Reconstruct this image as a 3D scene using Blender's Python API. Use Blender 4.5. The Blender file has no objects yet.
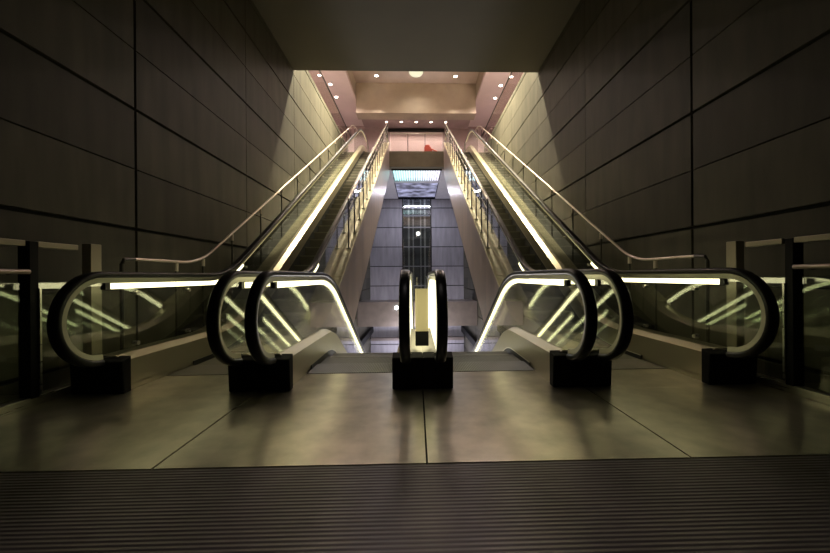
import bpy, math, random
from mathutils import Matrix, Vector
random.seed(7)
C = bpy.context.scene.collection
PI = math.pi

# ------------------------------------------------------------------ materials
def nodes(name):
    m = bpy.data.materials.new(name); m.use_nodes = True
    nt = m.node_tree
    return m, nt, nt.nodes['Principled BSDF']

def N(nt, t, **kw):
    n = nt.nodes.new(t)
    for k, v in kw.items():
        if hasattr(n, k): setattr(n, k, v)
    return n

def mat(name, col, rough=.5, metal=0., bump=0., bscale=40., var=0., vscale=3., stretch=(1, 1, 1), spec=.5, rv=.3):
    m, nt, b = nodes(name)
    b.inputs['Base Color'].default_value = (*col, 1)
    b.inputs['Roughness'].default_value = rough
    b.inputs['Metallic'].default_value = metal
    b.inputs['Specular IOR Level'].default_value = spec
    tc = N(nt, 'ShaderNodeTexCoord'); mp = N(nt, 'ShaderNodeMapping')
    mp.inputs['Scale'].default_value = stretch
    nt.links.new(tc.outputs['Object'], mp.inputs['Vector'])
    if var:
        nz = N(nt, 'ShaderNodeTexNoise'); nz.inputs['Scale'].default_value = vscale; nz.inputs['Detail'].default_value = 6
        nt.links.new(mp.outputs['Vector'], nz.inputs['Vector'])
        r = N(nt, 'ShaderNodeMapRange')
        r.inputs['From Min'].default_value = .25; r.inputs['From Max'].default_value = .75
        r.inputs['To Min'].default_value = 1 - var; r.inputs['To Max'].default_value = 1 + var
        nt.links.new(nz.outputs['Fac'], r.inputs['Value'])
        mx = N(nt, 'ShaderNodeMix', data_type='RGBA', blend_type='MULTIPLY'); mx.inputs[0].default_value = 1
        mx.inputs[6].default_value = (*col, 1)
        nt.links.new(r.outputs['Result'], mx.inputs[7]); nt.links.new(mx.outputs[2], b.inputs['Base Color'])
        r2 = N(nt, 'ShaderNodeMapRange')
        r2.inputs['From Min'].default_value = .25; r2.inputs['From Max'].default_value = .75
        r2.inputs['To Min'].default_value = max(.02, rough - var * rv); r2.inputs['To Max'].default_value = rough + var * rv
        nt.links.new(nz.outputs['Fac'], r2.inputs['Value']); nt.links.new(r2.outputs['Result'], b.inputs['Roughness'])
    if bump:
        nb = N(nt, 'ShaderNodeTexNoise'); nb.inputs['Scale'].default_value = bscale; nb.inputs['Detail'].default_value = 4
        nt.links.new(mp.outputs['Vector'], nb.inputs['Vector'])
        bp = N(nt, 'ShaderNodeBump'); bp.inputs['Strength'].default_value = bump; bp.inputs['Distance'].default_value = .01
        nt.links.new(nb.outputs['Fac'], bp.inputs['Height']); nt.links.new(bp.outputs['Normal'], b.inputs['Normal'])
    return m

def emis(name, col, s, base=(.02, .02, .02)):
    m, nt, b = nodes(name)
    b.inputs['Base Color'].default_value = (*base, 1)
    b.inputs['Emission Color'].default_value = (*col, 1); b.inputs['Emission Strength'].default_value = s
    return m

def glass(name, tint, boost=1.0, rough=0.0):
    """thin sheet glass: clear body, Schlick reflection on each face"""
    m, nt, b = nodes(name); nt.nodes.remove(b)
    out = nt.nodes['Material Output']
    lw = N(nt, 'ShaderNodeLayerWeight'); lw.inputs['Blend'].default_value = .5
    p = N(nt, 'ShaderNodeMath', operation='POWER'); p.inputs[1].default_value = 5
    nt.links.new(lw.outputs['Facing'], p.inputs[0])
    a = N(nt, 'ShaderNodeMath', operation='MULTIPLY_ADD', use_clamp=True); a.inputs[1].default_value = .955 * boost; a.inputs[2].default_value = .045 * boost
    nt.links.new(p.outputs[0], a.inputs[0])
    tr = N(nt, 'ShaderNodeBsdfTransparent'); tr.inputs['Color'].default_value = (*tint, 1)
    gl = N(nt, 'ShaderNodeBsdfGlossy'); gl.inputs['Roughness'].default_value = rough; gl.inputs['Color'].default_value = (1, 1, 1, 1)
    mx = N(nt, 'ShaderNodeMixShader')
    nt.links.new(a.outputs[0], mx.inputs[0]); nt.links.new(tr.outputs[0], mx.inputs[1]); nt.links.new(gl.outputs[0], mx.inputs[2])
    nt.links.new(mx.outputs[0], out.inputs['Surface'])
    return m

def panel_mat(name, col, y0, ly, z0, lz, var=.16, rough=.45, metal=0., streak=.18, spec=.5):
    """wall panels: every panel has its own slight tone, streaky surface"""
    m, nt, b = nodes(name)
    b.inputs['Roughness'].default_value = rough; b.inputs['Metallic'].default_value = metal
    b.inputs['Specular IOR Level'].default_value = spec
    tc = N(nt, 'ShaderNodeTexCoord'); sx = N(nt, 'ShaderNodeSeparateXYZ')
    nt.links.new(tc.outputs['Object'], sx.inputs[0])
    def cell(o, s0, l):
        a = N(nt, 'ShaderNodeMath', operation='SUBTRACT'); a.inputs[1].default_value = s0
        d = N(nt, 'ShaderNodeMath', operation='DIVIDE'); d.inputs[1].default_value = l
        f = N(nt, 'ShaderNodeMath', operation='FLOOR')
        nt.links.new(sx.outputs[o], a.inputs[0]); nt.links.new(a.outputs[0], d.inputs[0]); nt.links.new(d.outputs[0], f.inputs[0])
        return f
    cy = cell('Y', y0, ly); cz = cell('Z', z0, lz)
    cb = N(nt, 'ShaderNodeCombineXYZ'); nt.links.new(cy.outputs[0], cb.inputs['X']); nt.links.new(cz.outputs[0], cb.inputs['Y'])
    wn = N(nt, 'ShaderNodeTexWhiteNoise', noise_dimensions='2D'); nt.links.new(cb.outputs[0], wn.inputs['Vector'])
    r = N(nt, 'ShaderNodeMapRange'); r.inputs['To Min'].default_value = 1 - var; r.inputs['To Max'].default_value = 1 + var
    nt.links.new(wn.outputs['Value'], r.inputs['Value'])
    mp = N(nt, 'ShaderNodeMapping'); mp.inputs['Scale'].default_value = (2, 2, .35)
    nt.links.new(tc.outputs['Object'], mp.inputs['Vector'])
    nz = N(nt, 'ShaderNodeTexNoise'); nz.inputs['Scale'].default_value = 2.2; nz.inputs['Detail'].default_value = 7
    nt.links.new(mp.outputs['Vector'], nz.inputs['Vector'])
    r2 = N(nt, 'ShaderNodeMapRange'); r2.inputs['From Min'].default_value = .3; r2.inputs['From Max'].default_value = .7
    r2.inputs['To Min'].default_value = 1 - streak; r2.inputs['To Max'].default_value = 1 + streak
    nt.links.new(nz.outputs['Fac'], r2.inputs['Value'])
    mu = N(nt, 'ShaderNodeMath', operation='MULTIPLY'); nt.links.new(r.outputs['Result'], mu.inputs[0]); nt.links.new(r2.outputs['Result'], mu.inputs[1])
    mx = N(nt, 'ShaderNodeMix', data_type='RGBA', blend_type='MULTIPLY'); mx.inputs[0].default_value = 1
    mx.inputs[6].default_value = (*col, 1)
    nt.links.new(mu.outputs[0], mx.inputs[7]); nt.links.new(mx.outputs[2], b.inputs['Base Color'])
    bp = N(nt, 'ShaderNodeBump'); bp.inputs['Strength'].default_value = .15; bp.inputs['Distance'].default_value = .01
    nt.links.new(nz.outputs['Fac'], bp.inputs['Height']); nt.links.new(bp.outputs['Normal'], b.inputs['Normal'])
    return m

def rib_mat(name, col, axis, pitch, rough, metal, strength=.6, var=.15, lo=.6):
    """ribbed metal: parallel grooves across one object axis"""
    m, nt, b = nodes(name)
    b.inputs['Roughness'].default_value = rough; b.inputs['Metallic'].default_value = metal
    tc = N(nt, 'ShaderNodeTexCoord'); sx = N(nt, 'ShaderNodeSeparateXYZ'); nt.links.new(tc.outputs['Object'], sx.inputs[0])
    k = N(nt, 'ShaderNodeMath', operation='MULTIPLY'); k.inputs[1].default_value = 2 * PI / pitch
    nt.links.new(sx.outputs[axis], k.inputs[0])
    s = N(nt, 'ShaderNodeMath', operation='SINE'); nt.links.new(k.outputs[0], s.inputs[0])
    r = N(nt, 'ShaderNodeMapRange'); r.inputs['From Min'].default_value = -1; r.inputs['From Max'].default_value = 1
    r.inputs['To Min'].default_value = lo; r.inputs['To Max'].default_value = 1.15
    nt.links.new(s.outputs[0], r.inputs['Value'])
    nz = N(nt, 'ShaderNodeTexNoise'); nz.inputs['Scale'].default_value = 3; nz.inputs['Detail'].default_value = 5
    nt.links.new(tc.outputs['Object'], nz.inputs['Vector'])
    r2 = N(nt, 'ShaderNodeMapRange'); r2.inputs['From Min'].default_value = .3; r2.inputs['From Max'].default_value = .7
    r2.inputs['To Min'].default_value = 1 - var; r2.inputs['To Max'].default_value = 1 + var
    nt.links.new(nz.outputs['Fac'], r2.inputs['Value'])
    mu = N(nt, 'ShaderNodeMath', operation='MULTIPLY'); nt.links.new(r.outputs['Result'], mu.inputs[0]); nt.links.new(r2.outputs['Result'], mu.inputs[1])
    mx = N(nt, 'ShaderNodeMix', data_type='RGBA', blend_type='MULTIPLY'); mx.inputs[0].default_value = 1
    mx.inputs[6].default_value = (*col, 1)
    nt.links.new(mu.outputs[0], mx.inputs[7]); nt.links.new(mx.outputs[2], b.inputs['Base Color'])
    bp = N(nt, 'ShaderNodeBump'); bp.inputs['Strength'].default_value = strength; bp.inputs['Distance'].default_value = pitch * .3
    nt.links.new(s.outputs[0], bp.inputs['Height']); nt.links.new(bp.outputs['Normal'], b.inputs['Normal'])
    return m

PY0, PLY, PZ0, PLZ = 4.56 - 2.92 * 4, 2.92, 1.70 - .757 * 4, .757
STRIP_COL = (1.0, .93, .52)
M = dict(
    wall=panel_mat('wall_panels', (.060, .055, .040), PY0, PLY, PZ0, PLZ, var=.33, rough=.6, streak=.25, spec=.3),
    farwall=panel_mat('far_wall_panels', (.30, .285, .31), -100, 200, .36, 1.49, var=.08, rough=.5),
    gap=mat('joint_shadow_gap', (.012, .012, .012), .9),
    floor=mat('worn_steel_floor', (.44, .41, .33), .29, .8, var=.26, vscale=5, rv=.04),
    grille=rib_mat('ribbed_floor_grille', (.20, .18, .178), 'Y', .026, .38, .6, .35, lo=.78),
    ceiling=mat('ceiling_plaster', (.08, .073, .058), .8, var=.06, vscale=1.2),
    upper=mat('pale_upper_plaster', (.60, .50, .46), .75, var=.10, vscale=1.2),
    beam=mat('concrete_beam', (.42, .35, .28), .7, var=.14, vscale=1.3, bump=.1),
    pink=mat('pink_wall_cladding', (.68, .56, .57), .5, var=.07, vscale=1.5),
    mauve=mat('mauve_wall', (.34, .25, .25), .6, var=.1),
    balcony=mat('balcony_edge', (.15, .135, .095), .55, var=.12),
    lower=mat('lower_floor', (.3, .28, .28), .5, var=.1),
    soffit=mat('soffit_panels', (.55, .53, .57), .6, var=.1),
    bridge=mat('bronze_parapet', (.24, .20, .18), .35, .5, var=.12),
    rubber=mat('black_handrail_rubber', (.008, .008, .009), .34, var=.1, vscale=20, spec=.3),
    steel=mat('brushed_steel', (.52, .50, .45), .30, .9, var=.18, vscale=6, stretch=(6, .6, 6)),
    deck=mat('balustrade_deck_steel', (.44, .40, .29), .38, .85, var=.05, vscale=2),
    guide=mat('handrail_guide_steel', (.45, .43, .36), .35, .8),
    black=mat('black_plastic', (.004, .004, .004), .6, spec=.15),
    dark=mat('dark_metal', (.035, .033, .03), .4, .6, var=.1),
    brush=mat('lower_skirt_panel', (.02, .02, .018), .5),
    truss=mat('truss_cladding', (.44, .36, .33), .38, .6, var=.25, vscale=1.6, stretch=(1, 2.2, .5), bump=.05),
    ledge=mat('pale_ledge_cladding', (.62, .56, .40), .5, .05, var=.2, vscale=3),
    step=rib_mat('step_tread', (.15, .145, .12), 'X', .018, .5, .3, .4),
    comb=rib_mat('comb_plate', (.17, .165, .14), 'X', .02, .4, .7, .5),
    glass=glass('clear_balustrade_glass', (.95, .975, .94), 1.75),
    glass2=glass('gallery_glass', (.94, .90, .90), 1.0),
    strip=emis('balustrade_light_tube', STRIP_COL, 3.5),
    strip2=emis('slope_light_tube', (1, .86, .40), .9),
    capm=mat('strip_end_cap', (.03, .03, .025), .4),
    lamp=emis('warm_downlight', (1, .86, .70), 26),
    ring=emis('round_lamp_diffuser', (1, .95, .66), .95),
    blueglow=emis('cool_spot', (.8, .95, 1), 14),
    whitelamp=emis('small_white_lamp', (1, .98, .92), 1.6),
    red=mat('orange_red_plastic', (.66, .11, .08), .45),
    liftback=mat('lift_shaft_interior', (.05, .048, .055), .5, var=.2),
    liftbar=mat('lift_shaft_bar', (.34, .34, .36), .35, .7),
    edge=mat('polished_edge', (.85, .82, .7), .35, .7),
    nose=mat('step_nosing', (.26, .25, .21), .45, .5),
    divider=mat('divider_sheet', (.50, .43, .25), .55, .1, var=.06),
    frame=mat('barrier_frame_steel', (.30, .27, .21), .4, .7, var=.08),
    white=mat('white_panel', (.8, .8, .78), .4),
    diffuser=emis('added_glow_panel', (1, .95, .66), 1.15, (.7, .7, .65)),  # glow added between the middle newels, no real fitting
    copper=mat('pale_edge_metal', (.55, .48, .42), .3, .8),
)

# ------------------------------------------------------------------ mesh helpers
class MB:
    def __init__(s): s.v = []; s.f = []; s.mi = []
    def add(s, verts, faces):
        o = len(s.v); s.v += [tuple(p) for p in verts]; s.f += [tuple(i + o for i in f) for f in faces]; return s
    def box(s, a, b):
        (x0, y0, z0), (x1, y1, z1) = a, b
        return s.add([(x0, y0, z0), (x1, y0, z0), (x1, y1, z0), (x0, y1, z0), (x0, y0, z1), (x1, y0, z1), (x1, y1, z1), (x0, y1, z1)],
                     [(0, 3, 2, 1), (4, 5, 6, 7), (0, 1, 5, 4), (1, 2, 6, 5), (2, 3, 7, 6), (3, 0, 4, 7)])
    def prism_x(s, pts, x0, x1):
        """polygon in (y, z) extruded along x"""
        n = len(pts)
        v = [(x0, y, z) for y, z in pts] + [(x1, y, z) for y, z in pts]
        f = [tuple(range(n)), tuple(range(2 * n - 1, n - 1, -1))]
        f += [(i, i + n, (i + 1) % n + n, (i + 1) % n) for i in range(n)]
        return s.add(v, f)
    def loft(s, rings, closed=True, caps=True):
        n = len(rings[0]); v = [p for r in rings for p in r]; f = []
        for i in range(len(rings) - 1):
            for j in range(n if closed else n - 1):
                k = (j + 1) % n
                f.append((i * n + j, i * n + k, (i + 1) * n + k, (i + 1) * n + j))
        if caps and closed:
            f.append(tuple(range(n - 1, -1, -1))); f.append(tuple(range((len(rings) - 1) * n, len(rings) * n)))
        return s.add(v, f)
    def tube(s, pts, r, n=10):
        P = [Vector(p) for p in pts]; rings = []
        up = Vector((0, 0, 1))
        for i, p in enumerate(P):
            t = (P[min(i + 1, len(P) - 1)] - P[max(i - 1, 0)]).normalized()
            a = t.cross(up)
            if a.length < .1: a = t.cross(Vector((1, 0, 0)))
            a.normalize(); b = a.cross(t)
            rings.append([tuple(p + r * (math.cos(2 * PI * k / n) * a + math.sin(2 * PI * k / n) * b)) for k in range(n)])
        return s.loft(rings)
    def disc(s, c, r, axis, h, n=20):
        c = Vector(c); d = Vector(axis).normalized()
        return s.tube([c, c + d * h], r, n)
    def build(s, name, m, parent=None, smooth=False, bevel=0., flip=False):
        me = bpy.data.meshes.new(name); me.from_pydata(s.v, [], s.f); me.materials.append(m)
        import bmesh
        bm = bmesh.new(); bm.from_mesh(me); bmesh.ops.recalc_face_normals(bm, faces=bm.faces)
        if bevel:
            bmesh.ops.bevel(bm, geom=list(bm.edges), offset=bevel, segments=2, profile=.6, affect='EDGES')
        bm.to_mesh(me); bm.free()
        if smooth:
            me.shade_smooth()
            me.set_sharp_from_angle(angle=math.radians(38))
        o = bpy.data.objects.new(name, me); C.objects.link(o)
        if parent: o.parent = parent
        return o

def tag(o, label=None, cat=None, group=None, kind=None):
    if label: o['label'] = label
    if cat: o['category'] = cat
    if group: o['group'] = group
    if kind: o['kind'] = kind
    return o

def empty(name, label, cat, group=None, loc=(0, 0, 0)):
    o = bpy.data.objects.new(name, None); C.objects.link(o); o.empty_display_size = .1
    o.location = loc
    return tag(o, label, cat, group)

def struct(o): return tag(o, kind='structure')

# ------------------------------------------------------------------ key dimensions (metres)
WX = 3.60                       # side wall
TAN = .589; ANG = math.atan(TAN)
KU, KD = 5.70, 5.20             # where the steps start to rise / fall
TOP = 7.95
KT = KU + TOP / TAN             # upper kink
SLAB_Y, SLAB_Z = 10.40, 7.13    # edge of the low ceiling
FAR = 27.0
H_HR = 1.115; H_DECK = .30
NEW_Y, NEW_Z, NEW_R = 3.27, .715, .40

def fillet_path(pts, R, step=.12):
    """poly-line in (y, z) with rounded kinks -> list of (y, z, ny, nz)"""
    out = []
    def emit(p, t): out.append((p[0], p[1], -t[1], t[0]))
    P = [Vector(p) for p in pts]
    cur = P[0]
    for i in range(1, len(P)):
        d = (P[i] - P[i - 1]).normalized()
        if i < len(P) - 1:
            d2 = (P[i + 1] - P[i]).normalized()
            th = d.angle(d2); tl = R * math.tan(th / 2)
            a = P[i] - d * tl
            emit(cur, d)
            L = (a - cur).length; n = max(1, int(L / .5))
            for k in range(1, n): emit(cur + (a - cur) * k / n, d)
            sgn = 1 if d.x * d2.y - d.y * d2.x > 0 else -1
            nrm = Vector((-d.y, d.x)) * sgn; c = a + nrm * R
            m = 10
            for k in range(m + 1):
                q = th * k / m
                t = Vector((d.x * math.cos(q) - sgn * d.y * math.sin(q), sgn * d.x * math.sin(q) + d.y * math.cos(q)))
                p = c - Vector((-t.y, t.x)) * sgn * R
                emit(p, t)
            cur = P[i] + d2 * tl
        else:
            L = (P[i] - cur).length; n = max(1, int(L / .5))
            for k in range(0, n + 1): emit(cur + (P[i] - cur) * k / n, d)
    return out

UP = fillet_path([(3.42, 0), (KU, 0), (KT, TOP), (21.2, TOP)], 2.7)
DOWN_END = 13.5
DOWN = fillet_path([(3.42, 0), (KD, 0), (DOWN_END, -(DOWN_END - KD) * .577)], 1.1)

def zpath(path, y, d=0.):
    pr = None
    for (py, pz, ny, nz) in path:
        q = (py + ny * d, pz + nz * d)
        if pr and pr[0] <= y <= q[0]:
            t = (y - pr[0]) / max(1e-6, q[0] - pr[0]); return pr[1] + t * (q[1] - pr[1])
        pr = q
    return (path[-1][1] + path[-1][3] * d) if y > path[-1][0] else path[0][1] + d

def off(path, d, y0=-99, y1=99):
    o = [(py + ny * d, pz + nz * d) for (py, pz, ny, nz) in path]
    o = [p for p in o if y0 - 1e-6 <= p[0] <= y1 + 1e-6]
    if y0 > -99 and (not o or o[0][0] > y0 + .01): o = [(y0, zpath(path, y0, d))] + o
    if y1 < 99 and o[-1][0] < y1 - .01: o = o + [(y1, zpath(path, y1, d))]
    return o

def sweep(path, sec, y0=None, y1=None):
    """cross-section [(x, d)] along the path, d measured square to it"""
    st = [q for q in path if (y0 is None or q[0] >= y0) and (y1 is None or q[0] <= y1)]
    return MB().loft([[(x, py + ny * d, pz + nz * d) for x, d in sec] for (py, pz, ny, nz) in st])

def ribbon(line, sec):
    """cross-section [(x, n)] along an explicit (y, z) line, n square to it in its plane"""
    rings = []
    for i, p in enumerate(line):
        a = Vector(line[max(i - 1, 0)]); b = Vector(line[min(i + 1, len(line) - 1)])
        t = (b - a).normalized(); n = Vector((-t.y, t.x))
        rings.append([(x, p[0] + n.x * k, p[1] + n.y * k) for x, k in sec])
    return MB().loft(rings)

def arc(c, r, a0, a1, n):
    return [(c[0] + r * math.cos(a0 + (a1 - a0) * k / n), c[1] + r * math.sin(a0 + (a1 - a0) * k / n)) for k in range(n + 1)]

def rounded(cx, w, h, n=16, p=3.2):
    s = []
    for k in range(n):
        a = 2 * PI * k / n; c, q = math.cos(a), math.sin(a)
        s.append((cx + w / 2 * math.copysign(abs(c) ** (2 / p), c), h / 2 * math.copysign(abs(q) ** (2 / p), q)))
    return s

# ------------------------------------------------------------------ escalators
def balustrade(root, path, xg, xs, xo, up, deck_out_d=.30, knobs=False):
    """xg glass line, xs skirt (step side), xo outer edge of the deck"""
    sg = 1 if xs > xg else -1
    yend = 20.9 if up else DOWN_END - .9
    # handrail line: front newel, run, far newel
    run = off(path, H_HR, NEW_Y, yend)
    line = arc((NEW_Y, NEW_Z), NEW_R, PI * 1.50, PI * .5, 20)[:-1] + run
    if up:
        zc = run[-1][1] - NEW_R
        line += arc((yend, zc), NEW_R, PI * .5, -PI * .5, 16)[1:]
    hr = ribbon(line, rounded(xg, .092, .058)).build('handrail', M['rubber'], root, smooth=True)
    gd = [(xg - .030, -.030), (xg + .030, -.030), (xg + .022, -.075), (xg - .022, -.075)]
    ribbon(line, gd).build('handrail_guide', M['guide'], root, smooth=True)
    # light tube under the handrail
    ls = off(path, H_HR - .108, 3.36, 5.9 if up else yend - .25)
    lt = ribbon(ls, rounded(xg, .040, .056, 10, 2.6)).build('light_strip', M['strip'], root, smooth=True)
    if up:                                            # the thin, weaker tube of the sloping run
        l2 = off(path, H_HR - .088, 5.92, yend - .25)
        ribbon(l2, rounded(xg, .026, .018, 8, 2.4)).build('slope_light_strip', M['strip2'], root, smooth=True)
    for q in (ls[0],):
        MB().box((xg - .022, q[0] - .055, q[1] - .030), (xg + .022, q[0], q[1] + .030)).build('strip_end_cap', M['capm'], root)
    # glass panes
    joints = [NEW_Y]
    y = 5.0 if not up else 4.55
    while y < yend - 1.0:
        joints.append(y); y += 1.75
    joints.append(yend)
    for i in range(len(joints) - 1):
        a, b = joints[i] + (.004 if i else 0), joints[i + 1] - .004
        top = off(path, H_HR - .078, a, b); bot = off(path, .29, a, b)
        # keep pane edges square to the run by using the same stations
        poly = bot[::1] + top[::-1]
        if i == 0:
            poly = off(path, .29, NEW_Y + .10, b) + top[::-1] + arc((NEW_Y, NEW_Z), NEW_R - .078, PI * .5, PI * 1.42, 16)[1:]
        if i == len(joints) - 2 and up:
            zc = run[-1][1] - NEW_R
            poly = off(path, .29, a, yend) + arc((yend, zc), NEW_R - .078, -PI * .42, PI * .5, 14) + top[::-1][1:]
        MB().prism_x(poly, xg - .006, xg + .006).build('glass_pane', M['glass'], root)
    # deck and skirt (metal), brush gap under the skirt
    st0 = 3.42
    sec = [(xs, .052), (xs, H_DECK), (xg + sg * .012, H_DECK + .045), (xg - sg * .012, H_DECK + .045), (xo, deck_out_d), (xo, -.06), (xs - sg * .02, -.06), (xs - sg * .02, .052)]
    sweep(path, sec).build('deck', M['deck'], root, smooth=False)
    # the deck panel meets the floor in front of the comb
    MB().box((min(xs, xs - sg * .02), 3.44, 0.002), (max(xs, xs - sg * .02), 3.97, .06)).build('kick_plate', M['deck'], root)
    sweep(path, [(xs - sg * .012, -.26), (xs - sg * .012, .052), (xs - sg * .004, .052), (xs - sg * .004, -.26)], 3.97).build('lower_skirt', M['brush'], root)
    e0, e1 = sorted((xs - sg * .0005, xs - sg * .012))
    sweep(path, [(e0, .040), (e1, .052), (e1, .066), (e0, .078)], 3.97).build('skirt_edge', M['edge'], root)
    # black newel base
    x0, x1 = sorted((xo, xs + sg * .030))
    nb = MB(); w = .02
    nb.add([(x0, 3.36, 0.001), (x1, 3.36, 0.001), (x1, 3.452, 0.001), (x0, 3.452, 0.001),
            (x0, 3.34, .305), (x1, 3.34, .305), (x1, 3.452, .342), (x0, 3.452, .342)],
           [(0, 3, 2, 1), (4, 5, 6, 7), (0, 1, 5, 4), (1, 2, 6, 5), (2, 3, 7, 6), (3, 0, 4, 7)])
    b = nb.build('newel_base', M['black'], root, bevel=.012)
    if knobs:
        ks = [3.68, 4.50, 5.3] + [6.0 + 1.0 * k for k in range(13)]
        for y in ks:
            for d in ((.42, .93) if y < 5.5 else (.93,)):
                z = zpath(path, y, d)
                MB().disc((xg - .022 * sg, y, z), .022, (sg, 0, 0), .05, 12).build('glass_clamp', M['steel'], root, smooth=True)

def step_mesh(cx, name):
    w = .495
    prof = [(0.0, 0.0), (.395, 0.0), (.395, -.035), (.035, -.035), (.05, -.10), (.06, -.17), (.06, -.28), (.03, -.28), (.012, -.17), (.002, -.09)]
    o = MB().prism_x([(y, z) for y, z in prof], -w, w)
    return o

def step_down_mesh():
    prof = [(0.0, 0.0), (.398, 0.0), (.396, -.09), (.386, -.17), (.366, -.28), (.336, -.28), (.345, -.17), (.36, -.035), (0, -.035)]
    return MB().prism_x(prof, -.495, .495)

def escalator(cx, up, label, outer_left, xs_out):
    root = empty('escalator', label, 'escalator', loc=(0, 0, 0))
    path = UP if up else DOWN
    for sg in (-1, 1):                                # balustrade on either side
        xg = cx + sg * .6175
        xs = cx + sg * .512
        xo = xs_out[0] if sg < 0 else xs_out[1]
        outer = up and (sg * cx > 0)
        balustrade(root, path, xg, xs, xo, up, knobs=outer)
    # comb plate in front of the steps
    MB().box((cx - .512, 3.965, -.05), (cx + .512, 4.40, .004)).build('comb_plate', M['comb'], root)
    # steps
    first = None; y = 4.402; k = 0
    while y < (20.2 if up else DOWN_END - .8):
        z = zpath(path, y if up else y + .4) - .004
        if first is None:
            first = (step_mesh(0, 's') if up else step_down_mesh()).build('step', M['step'], root)
            nb_ = MB().box((-.49, -.006, -.024), (.49, .030, .003)) if up else MB().box((-.49, .366, -.024), (.49, .402, .003))
            n1 = nb_.build('step_nosing', M['nose'], first)
            o = first
        else:
            o = first.copy(); C.objects.link(o); o.parent = root
            n2 = n1.copy(); C.objects.link(n2); n2.parent = o
        o.location = (cx, y, z)
        y += .4; k += 1
    if up:
        MB().box((cx - .512, 20.2, TOP - .05), (cx + .512, 21.2, TOP + .004)).build('landing_plate', M['comb'], root)
        s = 1 if cx < 0 else -1                      # inner side faces the well
        xi = s * -1.495
        # truss cladding: deep sloping side, underside, outer side
        yb, yt = 6.2, 19.35
        def ztop(y): return TAN * (y - KU) + .40
        y_floor = KU + (1.76 - .40 - .1) / TAN
        prof = [(yb, -.05), (yb, ztop(yb)), (yt, ztop(yt)), (yt, TOP - 1.75 + .45), (y_floor, -.1)]
        prof = [(5.75, -.35), (5.75, .30), (6.1, ztop(6.1)), (yt, ztop(yt)), (yt, ztop(yt) - 1.76), (y_floor - 1.0, ztop(y_floor - 1.0) - 1.76)]
        MB().prism_x(prof, *sorted((xi, s * -1.525))).build('truss_cladding', M['truss'], root)
        lx = s * -3.50
        MB().prism_x([(y_floor - 1.0, ztop(y_floor - 1.0) - 1.74), (yt, ztop(yt) - 1.74), (yt, ztop(yt) - 1.79), (y_floor - 1.0, ztop(y_floor - 1.0) - 1.79)], lx, xi).build('truss_underside', M['truss'], root)
        # pale ledge on the well side of the balustrade, jointed
        xa, xb = s * -1.685, s * -1.49
        y = 6.1; stp = .75
        while y < yt - .02:
            e = min(y + stp, yt)
            MB().prism_x([(y + .006, ztop(y + .006) + .012), (e - .006, ztop(e - .006) + .012), (e - .006, ztop(e - .006) - .05), (y + .006, ztop(y + .006) - .05)], xa, xb).build('ledge_panel', M['ledge'], root)
            y = e
        # outer deck up to the wall
        sec = [(s * -2.96, .30), (s * -2.96, .18), (s * -3.56, .18), (s * -3.56, .30)]
        sweep(path, sec, 5.2).build('outer_deck', M['dark'], root)
    return root

def inner_glow_panel(root, s):  # glowing sheets added for the bright bands between the middle newels
    p = off(DOWN, H_HR - .085, 3.42, 6.0); q = off(DOWN, .352, 3.42, 6.0)
    MB().prism_x(q + p[::-1], *sorted((s * .143, s * .133))).build('added_glow_panel', M['diffuser'], root)
    MB().prism_x(q + p[::-1], *sorted((s * .1445, s * .1435))).build('glow_panel_backing', M['dark'], root)  # opaque sheet added to keep the glow off the outer side
XC = .773; XU = 2.31
MID = 1.535
escalator(-XU, True, 'escalator rising on the left beside the left wall', True, (-3.27, -1.50))
escalator(XU, True, 'escalator rising on the right beside the right wall', True, (1.50, 3.27))
inner_glow_panel(escalator(-XC, False, 'escalator going down just left of the middle newel', False, (-1.488, -.0006)), -1)
inner_glow_panel(escalator(XC, False, 'escalator going down just right of the middle newel', False, (.0006, 1.488)), 1)

# steel divider standing between the two middle balustrades
dv = empty('divider_post', 'upright steel divider panel between the two middle escalator balustrades', 'divider')
MB().box((-.068, 3.70, .50), (.068, 3.735, .95)).build('panel', M['divider'], dv, bevel=.008)
MB().box((-.070, 3.698, .347), (.070, 3.737, .50)).build('shaded_end', M['black'], dv, bevel=.006)  # black block puts the panel's dark shaded lower end in as colour

# ------------------------------------------------------------------ railings along the rising escalators
def well_railing(s, label):
    root = empty('railing', label, 'railing', 'railings beside the rising escalators')
    x = s * 1.56
    def zl(y): return TAN * (y - KU) + .41
    H = 1.10
    ys = [7.9 + .75 * k for k in range(16)]
    top = [(x, ys[0] - .02, zl(ys[0]) + H * .02 + .2)] if 0 else []
    line = [(x, ys[0], zl(ys[0]) + H), (x, ys[-1], zl(ys[-1]) + H)]
    MB().tube(line, .024, 10).build('top_rail', M['copper'], root, smooth=True)
    MB().tube([(x, ys[0], zl(ys[0]) + .62), (x, ys[-1], zl(ys[-1]) + .62)], .010, 8).build('lower_rail', M['steel'], root, smooth=True)
    MB().tube([(x, ys[0], zl(ys[0]) + .86), (x, ys[-1], zl(ys[-1]) + .86)], .010, 8).build('lower_rail', M['steel'], root, smooth=True)
    for y in ys:
        p = MB().box((x - .012, y - .022, zl(y) - .01), (x + .012, y + .022, zl(y) + H)).build('post', M['dark'], root)
        MB().tube([(x, y, zl(y) + .80), (x + s * .085, y - .05, zl(y) + .74)], .014, 8).build('bracket', M['steel'], p, smooth=True)
        MB().disc((x, y, zl(y) - .005), .05, (0, 0, 1), .02, 14).build('foot_plate', M['steel'], p, smooth=True)
well_railing(-1, 'steel railing with posts on the ledge of the left rising escalator')
well_railing(1, 'steel railing with posts on the ledge of the right rising escalator')

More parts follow.
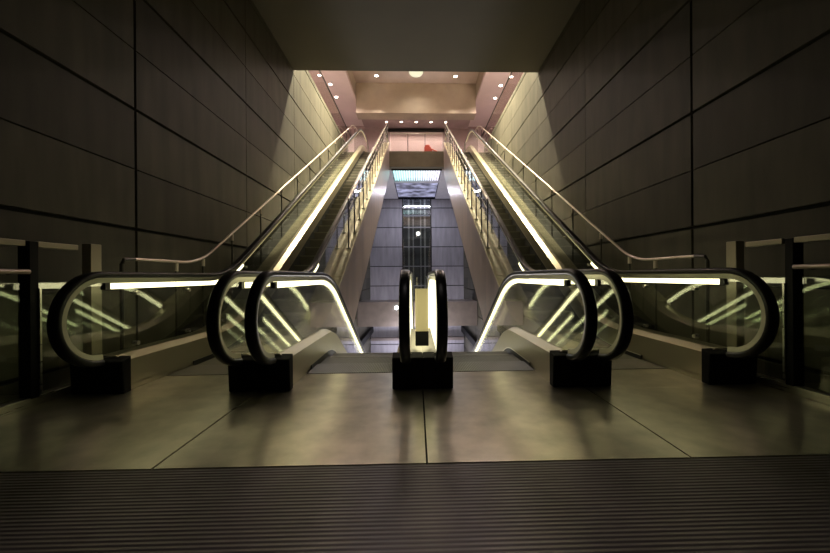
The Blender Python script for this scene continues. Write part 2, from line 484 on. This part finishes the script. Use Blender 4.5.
def wall_rail(s, label):
    root = empty('wall_handrail', label, 'handrail', 'pipe handrails along the side walls')
    x = s * 3.30
    ln = [p for p in off(UP, 1.30, 4.15, 21.0)]
    MB().tube([(x, y, z) for y, z in ln], .020, 10).build('pipe', M['copper'], root, smooth=True)
    y = 4.0
    MB().tube([(x, 4.15, 1.30), (x, 4.0, 1.29), (x, 3.97, 1.24), (x, 3.97, .0)], .020, 8).build('end_post', M['dark'], root, smooth=True)
    for y in [4.85, 5.45] + [6.3 + 1.15 * k for k in range(12)]:
        z = zpath(UP, y, 1.30); z0 = 0. if y < 5.2 else zpath(UP, y, .28)
        p = MB().tube([(x, y, z - .01), (x, y, z0)], .014, 8).build('post', M['dark'], root, smooth=True)
        MB().tube([(x, y, z - .02), (x, y, z - .13)], .026, 8).build('sleeve', M['copper'], p, smooth=True)
wall_rail(-1, 'steel pipe handrail climbing along the left wall')
wall_rail(1, 'steel pipe handrail climbing along the right wall')

# ------------------------------------------------------------------ glazed barriers beside the walls
def barrier(s, label):
    root = empty('glass_barrier', label, 'barrier', 'glazed barriers along the side walls')
    x = s * 3.36
    y0, y1 = .6, 3.72
    MB().box((x - .05, y0, 0), (x + .05, y1, .075)).build('kerb', M['steel'], root, bevel=.006)
    for y in (1.75, 3.09):
        p = MB().box((x - .05, y - .035, .07), (x + .05, y + .035, 1.40)).build('post', M['black'], root, bevel=.004)
        MB().box((x - s * .058 - .006, y + .030, .09), (x - s * .058 + .006, y + .046, 1.0)).build('edge_strip', M['steel'], p)
    MB().box((x - .045, 3.62, .07), (x + .045, 3.74, 1.43)).build('end_post', M['frame'], root, bevel=.006)
    for a, b in ((y0, 1.70), (1.80, 3.04), (3.14, 3.50)):
        MB().box((x - .06, a, 1.355), (x + .035, b, 1.405)).build('top_rail', M['frame'], root, bevel=.006)
    for a, b in ((y0, 1.71), (1.79, 3.05), (3.13, 3.63)):
        MB().box((x - .006, a, .09), (x + .006, b, 1.06)).build('glass_pane', M['glass'], root)
    xr = x - s * .12
    MB().tube([(xr, y0, 1.14), (xr, 2.98, 1.14)], .022, 10).build('grab_rail', M['copper'], root, smooth=True)
    for y in (1.75, 2.9):
        MB().tube([(xr, y, 1.135), (x - s * .04, y, 1.12)], .012, 8).build('rail_bracket', M['dark'], root, smooth=True)
barrier(-1, 'dark glass barrier with steel top rail beside the left wall')
barrier(1, 'dark glass barrier with steel top rail beside the right wall')

# ------------------------------------------------------------------ the setting
# floor: steel plates with open joints, ribbed grille nearest
fl = MB()
gy = 2.03
def plate(x0, x1, y0, y1): fl.box((x0, y0, -.04), (x1, y1, 0))
g = .006
plate(-1.56 + g, -g, gy + g, 3.962); plate(g, 1.56 - g, gy + g, 3.962)
for s in (-1, 1):
    a, b = sorted((s * (1.56 + g), s * 3.6)); plate(a, b, gy + g, 3.30)
    a, b = sorted((s * (1.56 + g), s * 2.95)); plate(a, b, 3.302, 3.962)
    a, b = sorted((s * 2.951, s * 3.6)); plate(a, b, 3.302, 6.2)
struct(fl.build('floor', M['floor']))
struct(MB().box((-3.6, -3.0, -.04), (3.6, gy - g, -.002)).build('floor_grille', M['grille']))
struct(MB().box((-3.6, -3.0, -.30), (3.6, 3.9, -.045)).build('floor_base', M['gap']))

# side walls: panels with open joints over a dark backing
def side_wall(s, name):
    b = MB(); x0, x1 = sorted((s * WX, s * (WX + .06)))
    k0 = -3
    for i in range(-3, 8):
        ya, yb = 4.56 + 2.92 * i, 4.56 + 2.92 * (i + 1)
        for j in range(-9, 9):
            za, zb = 1.70 + .757 * j, 1.70 + .757 * (j + 1)
            if j == 8: zb = TOP - .02
            if za > TOP - .03: continue
            tb = .022 if j % 2 == 0 else .008; tt = .022 if (j + 1) % 2 == 0 else .008
            gl = .020 if i == 0 else .008; gr = .020 if i == -1 else .008
            b.box((x0, ya + gl, za + tb), (x1, yb - gr, zb - tt))
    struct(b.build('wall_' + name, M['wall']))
    x0, x1 = sorted((s * (WX + .06), s * (WX + .3)))
    struct(MB().box((x0, -3.2, -6), (x1, FAR + .3, TOP - .04)).build('wall_backing_' + name, M['gap']))
side_wall(-1, 'left'); side_wall(1, 'right')
struct(MB().box((-3.9, -3.3, -.3), (3.9, -3.05, 7.4)).build('wall_back', M['wall']))

# low ceiling over the landing, its edge, and the storey above
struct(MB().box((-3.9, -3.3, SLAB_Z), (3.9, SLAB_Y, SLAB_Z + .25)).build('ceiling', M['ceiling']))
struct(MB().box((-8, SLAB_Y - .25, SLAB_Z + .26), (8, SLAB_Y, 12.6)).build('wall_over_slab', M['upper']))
# high ceiling above the well
CZ = 12.05
struct(MB().box((-3.4, SLAB_Y, CZ), (3.4, 20.0, CZ + .2)).build('ceiling_high', M['upper']))
# side galleries
for s, nm in ((-1, 'left'), (1, 'right')):
    a, b = sorted((s * (WX + .0), s * 7.6))
    struct(MB().box((a, SLAB_Y, TOP - .30), (b, 24.5, TOP)).build('floor_gallery_' + nm, M['lower'])) if 0 else None
    a, b = sorted((s * (WX + .31), s * 7.6))
    struct(MB().box((a, SLAB_Y, TOP - .30), (b, 24.5, TOP - .03)).build('floor_gallery_' + nm, M['lower']))
    a, b = sorted((s * 3.4, s * 7.6))
    struct(MB().box((a, SLAB_Y, 11.0), (b, 24.5, 11.2)).build('ceiling_gallery_' + nm, M['pink']))
    a, b = sorted((s * 3.4, s * 3.55))
    struct(MB().box((a, SLAB_Y, 11.2), (b, 20.0, CZ + .2)).build('trim_fascia_' + nm, M['beam']))
    a, b = sorted((s * 7.6, s * 7.8))
    struct(MB().box((a, SLAB_Y, TOP - .3), (b, 24.5, 11.2)).build('wall_gallery_' + nm, M['pink']))
# cross beam, gallery ceiling behind it, back wall
struct(MB().box((-3.4, 20.0, 10.40), (3.4, 20.7, CZ + .2)).box((-3.4, 19.93, 10.31), (3.4, 20.77, 10.46)).build('beam_cross', M['beam']))
struct(MB().box((-3.4, 20.7, 10.85), (3.4, 24.5, 11.05)).build('ceiling_gallery_back', M['mauve']))
bw = 23.3
struct(MB().box((-7.8, bw, TOP), (-1.75, bw + .2, 11.0)).box((1.75, bw, TOP), (7.8, bw + .2, 11.0)).box((-1.75, bw, 10.72), (1.75, bw + .2, 11.0)).build('wall_gallery_back', M['mauve']))
pk = MB()
for k in range(3): pk.box((-1.75 + k * 1.17, bw + .02, TOP), (-1.75 + (k + 1) * 1.17 - .02, bw + .2, 10.70))
struct(pk.build('wall_gallery_panels', M['pink']))
struct(MB().box((-1.85, bw - .12, 10.62), (1.85, bw, 10.80)).build('trim_lintel', M['dark']))
# top floor: edge beam between the escalators, floor behind, soffit below
BY = 19.36
struct(MB().box((-1.50, BY, TOP - .86), (1.50, BY + .35, TOP - .12)).box((-1.50, BY - .02, TOP - .12), (1.50, BY + .35, TOP)).build('beam_balcony', M['balcony']))
struct(MB().box((-1.78, BY + .35, TOP - .3), (1.78, bw, TOP)).box((-3.59, 21.25, TOP - .3), (-1.79, bw, TOP)).box((1.79, 21.25, TOP - .3), (3.59, bw, TOP)).build('floor_upper', M['lower']))
SZ = 7.02
sf = MB()
sf.box((-3.58, BY + .36, SZ), (-1.42, FAR, SZ + .08)).box((1.42, BY + .36, SZ), (3.58, FAR, SZ + .08)).box((-1.42, BY + .36, SZ + .25), (1.42, FAR, SZ + .33))
sf.box((-1.42, 22.3, SZ + .02), (1.42, 22.5, SZ + .24))
struct(sf.build('ceiling_soffit', M['soffit']))

# far wall, in tall panels, with the lift shaft glazing in the middle
fw = MB()
for j in range(-5, 5):
    za, zb = .36 + 1.49 * j, .36 + 1.49 * (j + 1)
    if j == 4: zb = SZ - .01
    for xa, xb in ((-3.58, -1.12), (1.12, 3.58)):
        fw.box((xa, FAR, za + .03), (xb, FAR + .06, zb - .03))
    if j < -1: fw.box((-1.10, FAR, za + .03), (1.10, FAR + .06, zb - .03))
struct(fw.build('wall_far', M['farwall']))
struct(MB().box((-3.9, FAR + .55, -6), (3.9, FAR + .7, TOP)).build('wall_far_backing', M['gap']))
struct(MB().box((-3.58, FAR + .07, -6), (-1.13, FAR + .12, SZ)).box((1.13, FAR + .07, -6), (3.58, FAR + .12, SZ)).build('trim_far_joint', M['gap']))
struct(MB().box((-3.6, 6.5, -5.7), (3.6, FAR, -5.5)).build('floor_lower', M['lower']))
lf = empty('lift_shaft_glazing', 'dark tall lift shaft window with steel bars in the far wall', 'lift shaft')
MB().box((-1.10, FAR + .40, -1.1), (1.10, FAR + .45, SZ - .02)).build('shaft_back', M['liftback'], lf)
for x in (-1.08, 1.08):
    MB().box((x - .04, FAR - .06, -1.1), (x + .04, FAR + .40, SZ - .02)).build('jamb', M['dark'], lf)
for x, w in ((-.62, .07), (-.28, .05), (.30, .05), (.62, .07)):
    MB().box((x - w, FAR + .20, -1.1), (x + w, FAR + .28, SZ - .02)).build('guide_rail', M['liftbar'], lf)
for j in range(-1, 5):
    z = .36 + 1.49 * j
    if z > -1.1: MB().box((-1.04, FAR - .07, z - .035), (1.04, FAR + .0, z + .035)).build('transom', M['liftbar'], lf)
MB().box((-1.0, FAR - .06, 5.66), (1.0, FAR + .02, 5.80)).build('lift_sign_panel', emis('lit_lift_panel', (.75, .78, .95), .12), lf)
MB().box((-1.04, FAR + .02, -1.1), (1.04, FAR + .03, SZ - .02)).build('glass_pane', M['glass'], lf)
ll = MB().disc((.10, FAR - .08, 4.35), .16, (0, 1, 0), .05, 18).build('wall_lamp', M['whitelamp'])
tag(ll, 'small round white lamp on the lift shaft glazing', 'lamp')

# bridge below and what is under it
struct(MB().box((-3.57, 21.0, -1.90), (3.57, 23.0, -.50)).box((-3.57, 20.97, -.50), (3.57, 23.0, -.44)).build('wall_bridge_parapet', M['bridge']))
sp = MB().disc((-1.25, 20.9, -.78), .10, (0, 1, 0), .07, 18).build('parapet_glow', M['blueglow'])  # glowing disc stands in for a light spot reflected in the parapet
tag(sp, 'bright bluish white light spot on the brown bridge parapet', 'lamp')
for s, w in ((-1, 'left'), (1, 'right')):
    x = s * 3.45
    o = MB().box((x - .10, 18.0, -3.15), (x + .10, FAR - .05, -2.75)).build('handrail_beam', M['black'])
    tag(o, 'black rail low on the %s wall beneath the brown bridge' % w, 'rail')
struct(MB().box((-3.5, FAR - .5, -3.75), (3.5, FAR - .01, -3.55)).build('trim_far_ledge', M['bridge']))

# ------------------------------------------------------------------ upper level glass balustrades
def glass_front(name, label, pts, top=1.0, along='x', n=3):
    root = empty(name, label, 'balustrade')
    (xa, ya), (xb, yb) = pts
    for k in range(n):
        t0, t1 = k / n, (k + 1) / n
        if along == 'x':
            w = xb - xa
            MB().box((xa + w * t0 + .012, ya - .008, TOP + .0), (xa + w * t1 - .012, ya + .008, TOP + top)).build('glass_pane', M['glass2'], root)
        else:
            w = yb - ya
            MB().box((xa - .008, ya + w * t0 + .012, TOP), (xa + .008, ya + w * t1 - .012, TOP + top)).build('glass_pane', M['glass2'], root)
    MB().tube([(xa, ya, TOP + top + .02), (xb, yb, TOP + top + .02)], .028, 10).build('top_rail', M['copper'] if along == 'x' else M['dark'], root, smooth=True)
    return root
r = glass_front('glass_balustrade', 'glass balustrade of three panes on the balcony edge between the escalators', ((-1.42, BY + .12), (1.42, BY + .12)))
for x in (-.473, .473):
    MB().box((x - .012, BY + .10, TOP), (x + .012, BY + .14, TOP + 1.0)).build('post', M['dark'], r)
for s, w in ((-1, 'left'), (1, 'right')):
    glass_front('gallery_balustrade', 'long glass balustrade on top of the %s wall with dark rail' % w, ((s * (WX + .10), SLAB_Y + .02), (s * (WX + .10), 23.2)), 1.02, 'y', 6)

# orange-red folded thing lying on the balcony edge
ob = empty('red_bag', 'small orange red bag lying on the balcony edge', 'bag', loc=(0, 0, 0))
bx, by = .62, BY + .04
rings = []
for k in range(7):
    t = k / 6; r_ = (.20 * (1 - .55 * t ** 2)); 
    rings.append([(bx + r_ * 1.1 * math.cos(a) * (1 + .18 * math.sin(3 * a + k)) , by - .0 + .045 * math.sin(a), TOP + .005 + .36 * t) for a in [2 * PI * j / 12 for j in range(12)]])
MB().loft(rings).build('body', M['red'], ob, smooth=True)
MB().tube([(bx + .05, by, TOP + .16), (bx + .25, by - .01, TOP + .12), (bx + .45, by, TOP + .03), (bx + .52, by, TOP + .025)], .035, 8).build('strap', M['red'], ob, smooth=True)

# ------------------------------------------------------------------ lamps
def add_light(kind, name, loc, energy, col, size=.2, rot=(0, 0, 0), **kw):
    l = bpy.data.lights.new(name, kind); l.energy = energy; l.color = col
    if kind == 'AREA':
        l.size = size
        if 'size_y' in kw: l.shape = 'RECTANGLE'; l.size_y = kw['size_y']
    elif kind == 'SPOT':
        l.spot_size = kw.get('angle', 2.4); l.spot_blend = kw.get('blend', .5); l.shadow_soft_size = size
    else: l.shadow_soft_size = size
    o = bpy.data.objects.new(name, l); C.objects.link(o); o.location = loc; o.rotation_euler = rot
    return o

def downlight(x, y, z, label, group, e=60, r=.09, col=(1, .84, .68), angle=2.6, tilt=0.):
    root = empty('downlight', label, 'downlight', group)
    MB().disc((x, y, z - .012), r, (0, 0, -1), .018, 16).build('lens', M['lamp'], root, smooth=True)
    rg = MB(); n = 18
    a0 = [(x + r * 1.0 * math.cos(2 * PI * k / n), y + r * math.sin(2 * PI * k / n)) for k in range(n)]
    a1 = [(x + r * 1.35 * math.cos(2 * PI * k / n), y + r * 1.35 * math.sin(2 * PI * k / n)) for k in range(n)]
    rg.loft([[(p[0], p[1], z - .002) for p in a1], [(p[0], p[1], z - .03) for p in a1], [(p[0], p[1], z - .03) for p in a0], [(p[0], p[1], z - .002) for p in a0]])
    rg.build('trim_ring', M['copper'], root, smooth=True)
    if e: add_light('SPOT', 'downlight_beam', (x, y, z - .06), e, col, .06, (0, tilt, 0), angle=angle)

G1 = 'ceiling downlights above the cross beam'
for x, w in ((-2.16, 'left'), (2.16, 'right')):
    downlight(x, 19.25, CZ, 'ceiling downlight in front of the cross beam, %s one' % w, G1, 420, .09, (1, .84, .68), 1.0)
for x, w in ((-2.5, 'left'), (2.5, 'right')):
    for y, e in ((12.7, 17000), (15.2, 6500)):
        downlight(x, y, CZ, 'high ceiling downlight over the %s rising escalator' % w, 'high ceiling downlights over the %s escalator' % w, e, .09, (1, .88, .60), 1.2, math.copysign(.40, -x))
for x, w in ((-1.75, 'left'), (1.75, 'right')):  # unseen pair added to brighten the ledges, decks and steps
    downlight(x, 14.0, CZ, 'added unseen downlight over the %s ledge railing' % w, 'added unseen downlights over the ledges', 4300, .09, (1, .88, .60), 1.25, math.copysign(.02, -x))
names = ['leftmost', 'second from left', 'middle', 'second from right', 'rightmost']
for k in range(5):
    downlight(-1.87 + .935 * k, 22.25, 10.85, '%s of the five small downlights behind the cross beam' % names[k], 'row of five downlights', 70, .07)
for s, w in ((-1, 'left'), (1, 'right')):
    for y, nm in ((16.9, 'nearest'), (18.2, 'middle'), (19.5, 'farthest')):
        downlight(s * 4.4, y, 11.0, '%s of three downlights above the %s gallery rail' % (nm, w), '%s gallery downlights' % w, 320, .085, (1, .80, .73), 2.9)
downlight(0, 1.3, SLAB_Z, 'added unseen downlight over the ribbed floor grille', 'added low ceiling downlights', 85, .09, (1, .88, .86), .62)  # unseen spot added above the camera to brighten the grille's middle
rl = empty('round_lamp', 'large round pale yellow ceiling lamp in the middle', 'lamp')
rr = []
for k in range(9):
    a = PI / 2 * k / 8 * .98
    rr.append([(.38 * math.cos(a) * math.cos(2 * PI * j / 28), 18.85 + .38 * math.cos(a) * math.sin(2 * PI * j / 28), CZ - .035 - .20 * math.sin(a)) for j in range(28)])
MB().loft(rr).build('diffuser', M['ring'], rl, smooth=True)
MB().disc((0, 18.85, CZ - .002), .41, (0, 0, -1), .03, 28).build('rim', M['copper'], rl, smooth=True)
add_light('SPOT', 'round_lamp_glow', (0, 18.85, CZ - .26), 260, (1, .9, .70), .25, angle=2.7, blend=1.)

# luminous tubes under the balcony (teal at the left to lavender at the right)
tl = empty('tube_light_ceiling', 'ribbed ceiling of teal to lavender light tubes below the balcony', 'ceiling light')
for k in range(19):
    t = k / 18; x = -1.30 + 2.60 * t
    c = tuple(a * (1 - t) + b * t for a, b in zip((.50, .95, .93), (.88, .84, 1.0)))
    MB().box((x - .038, BY + .45, SZ + .10), (x + .038, 22.2, SZ + .16)).build('light_tube', emis('tube_glow', c, 1.6), tl)
MB().box((-1.42, BY + .38, SZ + .0), (1.42, BY + .44, SZ + .24)).build('frame', M['dark'], tl)

# glossy ceiling panel behind the tubes, its reflections put in as noisy emission
m, nt, b_ = nodes('rippled_reflection_glow')
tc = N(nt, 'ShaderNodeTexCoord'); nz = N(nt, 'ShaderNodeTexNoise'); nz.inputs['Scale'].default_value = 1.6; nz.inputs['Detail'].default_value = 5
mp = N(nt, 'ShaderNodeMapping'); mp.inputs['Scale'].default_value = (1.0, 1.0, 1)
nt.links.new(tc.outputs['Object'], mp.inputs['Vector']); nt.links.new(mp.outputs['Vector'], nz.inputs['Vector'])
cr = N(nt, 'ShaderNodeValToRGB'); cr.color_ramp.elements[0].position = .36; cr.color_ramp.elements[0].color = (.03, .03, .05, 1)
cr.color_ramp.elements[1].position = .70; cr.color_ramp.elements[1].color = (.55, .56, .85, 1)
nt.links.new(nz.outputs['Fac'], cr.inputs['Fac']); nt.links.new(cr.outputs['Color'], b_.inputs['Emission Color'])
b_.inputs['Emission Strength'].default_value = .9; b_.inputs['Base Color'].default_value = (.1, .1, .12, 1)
bp_ = MB().box((-1.38, 22.55, SZ + .10), (1.38, FAR - .2, SZ + .16)).build('reflection_glow_panel', m)
tag(bp_, 'glossy ceiling panel with painted blue reflections above the far lift shaft', 'ceiling panel')

# unseen area lights added to brighten far wall, soffit and trusses
add_light('AREA', 'concourse_fill', (0, 24.4, 6.98), 170, (.84, .84, 1.0), 2.4, (0, 0, 0), size_y=.5)
add_light('AREA', 'platform_light', (0, 17.5, -3.0), 170, (.92, .90, 1.0), 3, (math.radians(100), 0, 0), size_y=1.2)
add_light('AREA', 'far_uplight', (0, 25.0, -5.3), 340, (.86, .84, 1.0), 5, (PI, 0, 0), size_y=1.4)
add_light('AREA', 'well_fill', (0, 18.2, -5.0), 420, (1, .93, .90), 3.5, (math.radians(195), 0, 0), size_y=4)
# weak unseen fill light added over the landing behind the camera
add_light('AREA', 'landing_fill', (0, -.6, 7.1), 3, (1, .9, .75), 2.5, (0, 0, 0), size_y=1)

# ------------------------------------------------------------------ world, camera, view
w = bpy.data.worlds.new('world'); bpy.context.scene.world = w; w.use_nodes = True
w.node_tree.nodes['Background'].inputs['Color'].default_value = (.9, .95, 1, 1)
w.node_tree.nodes['Background'].inputs['Strength'].default_value = .002

cam = bpy.data.cameras.new('camera'); co = bpy.data.objects.new('camera', cam); C.objects.link(co)
F, PX0 = 352.0, 426.0
yaw, pitch, roll = (math.radians(a) for a in (-1.555, -.041, .394))
cy, sy = math.cos(yaw), math.sin(yaw); cp, sp_ = math.cos(pitch), math.sin(pitch); cr_, sr = math.cos(roll), math.sin(roll)
Rz = Matrix(((cy, sy, 0), (-sy, cy, 0), (0, 0, 1))); Rx = Matrix(((1, 0, 0), (0, cp, sp_), (0, -sp_, cp))); Ry = Matrix(((cr_, 0, -sr), (0, 1, 0), (sr, 0, cr_)))
R = Ry @ Rx @ Rz
mw = Matrix.Identity(4)
for i in range(3):
    mw[i][0] = R[0][i]; mw[i][1] = R[2][i]; mw[i][2] = -R[1][i]
mw[0][3], mw[1][3], mw[2][3] = -.054, 0, 1.08
co.matrix_world = mw
cam.sensor_width = 36; cam.lens = F / 830 * 36; cam.shift_x = -(PX0 - 415) / 830
cam.clip_start = .05; cam.clip_end = 200
bpy.context.scene.camera = co
sc = bpy.context.scene
sc.view_settings.view_transform = 'Standard'; sc.view_settings.look = 'None'; sc.view_settings.gamma = 1
sc.view_settings.use_curve_mapping = False; sc.view_settings.exposure = 0
sc.render.engine = 'CYCLES'
sc.cycles.max_bounces = 10; sc.cycles.transparent_max_bounces = 48; sc.cycles.glossy_bounces = 6; sc.cycles.diffuse_bounces = 4
sc.cycles.use_denoising = True
sc.cycles.sample_clamp_indirect = 6
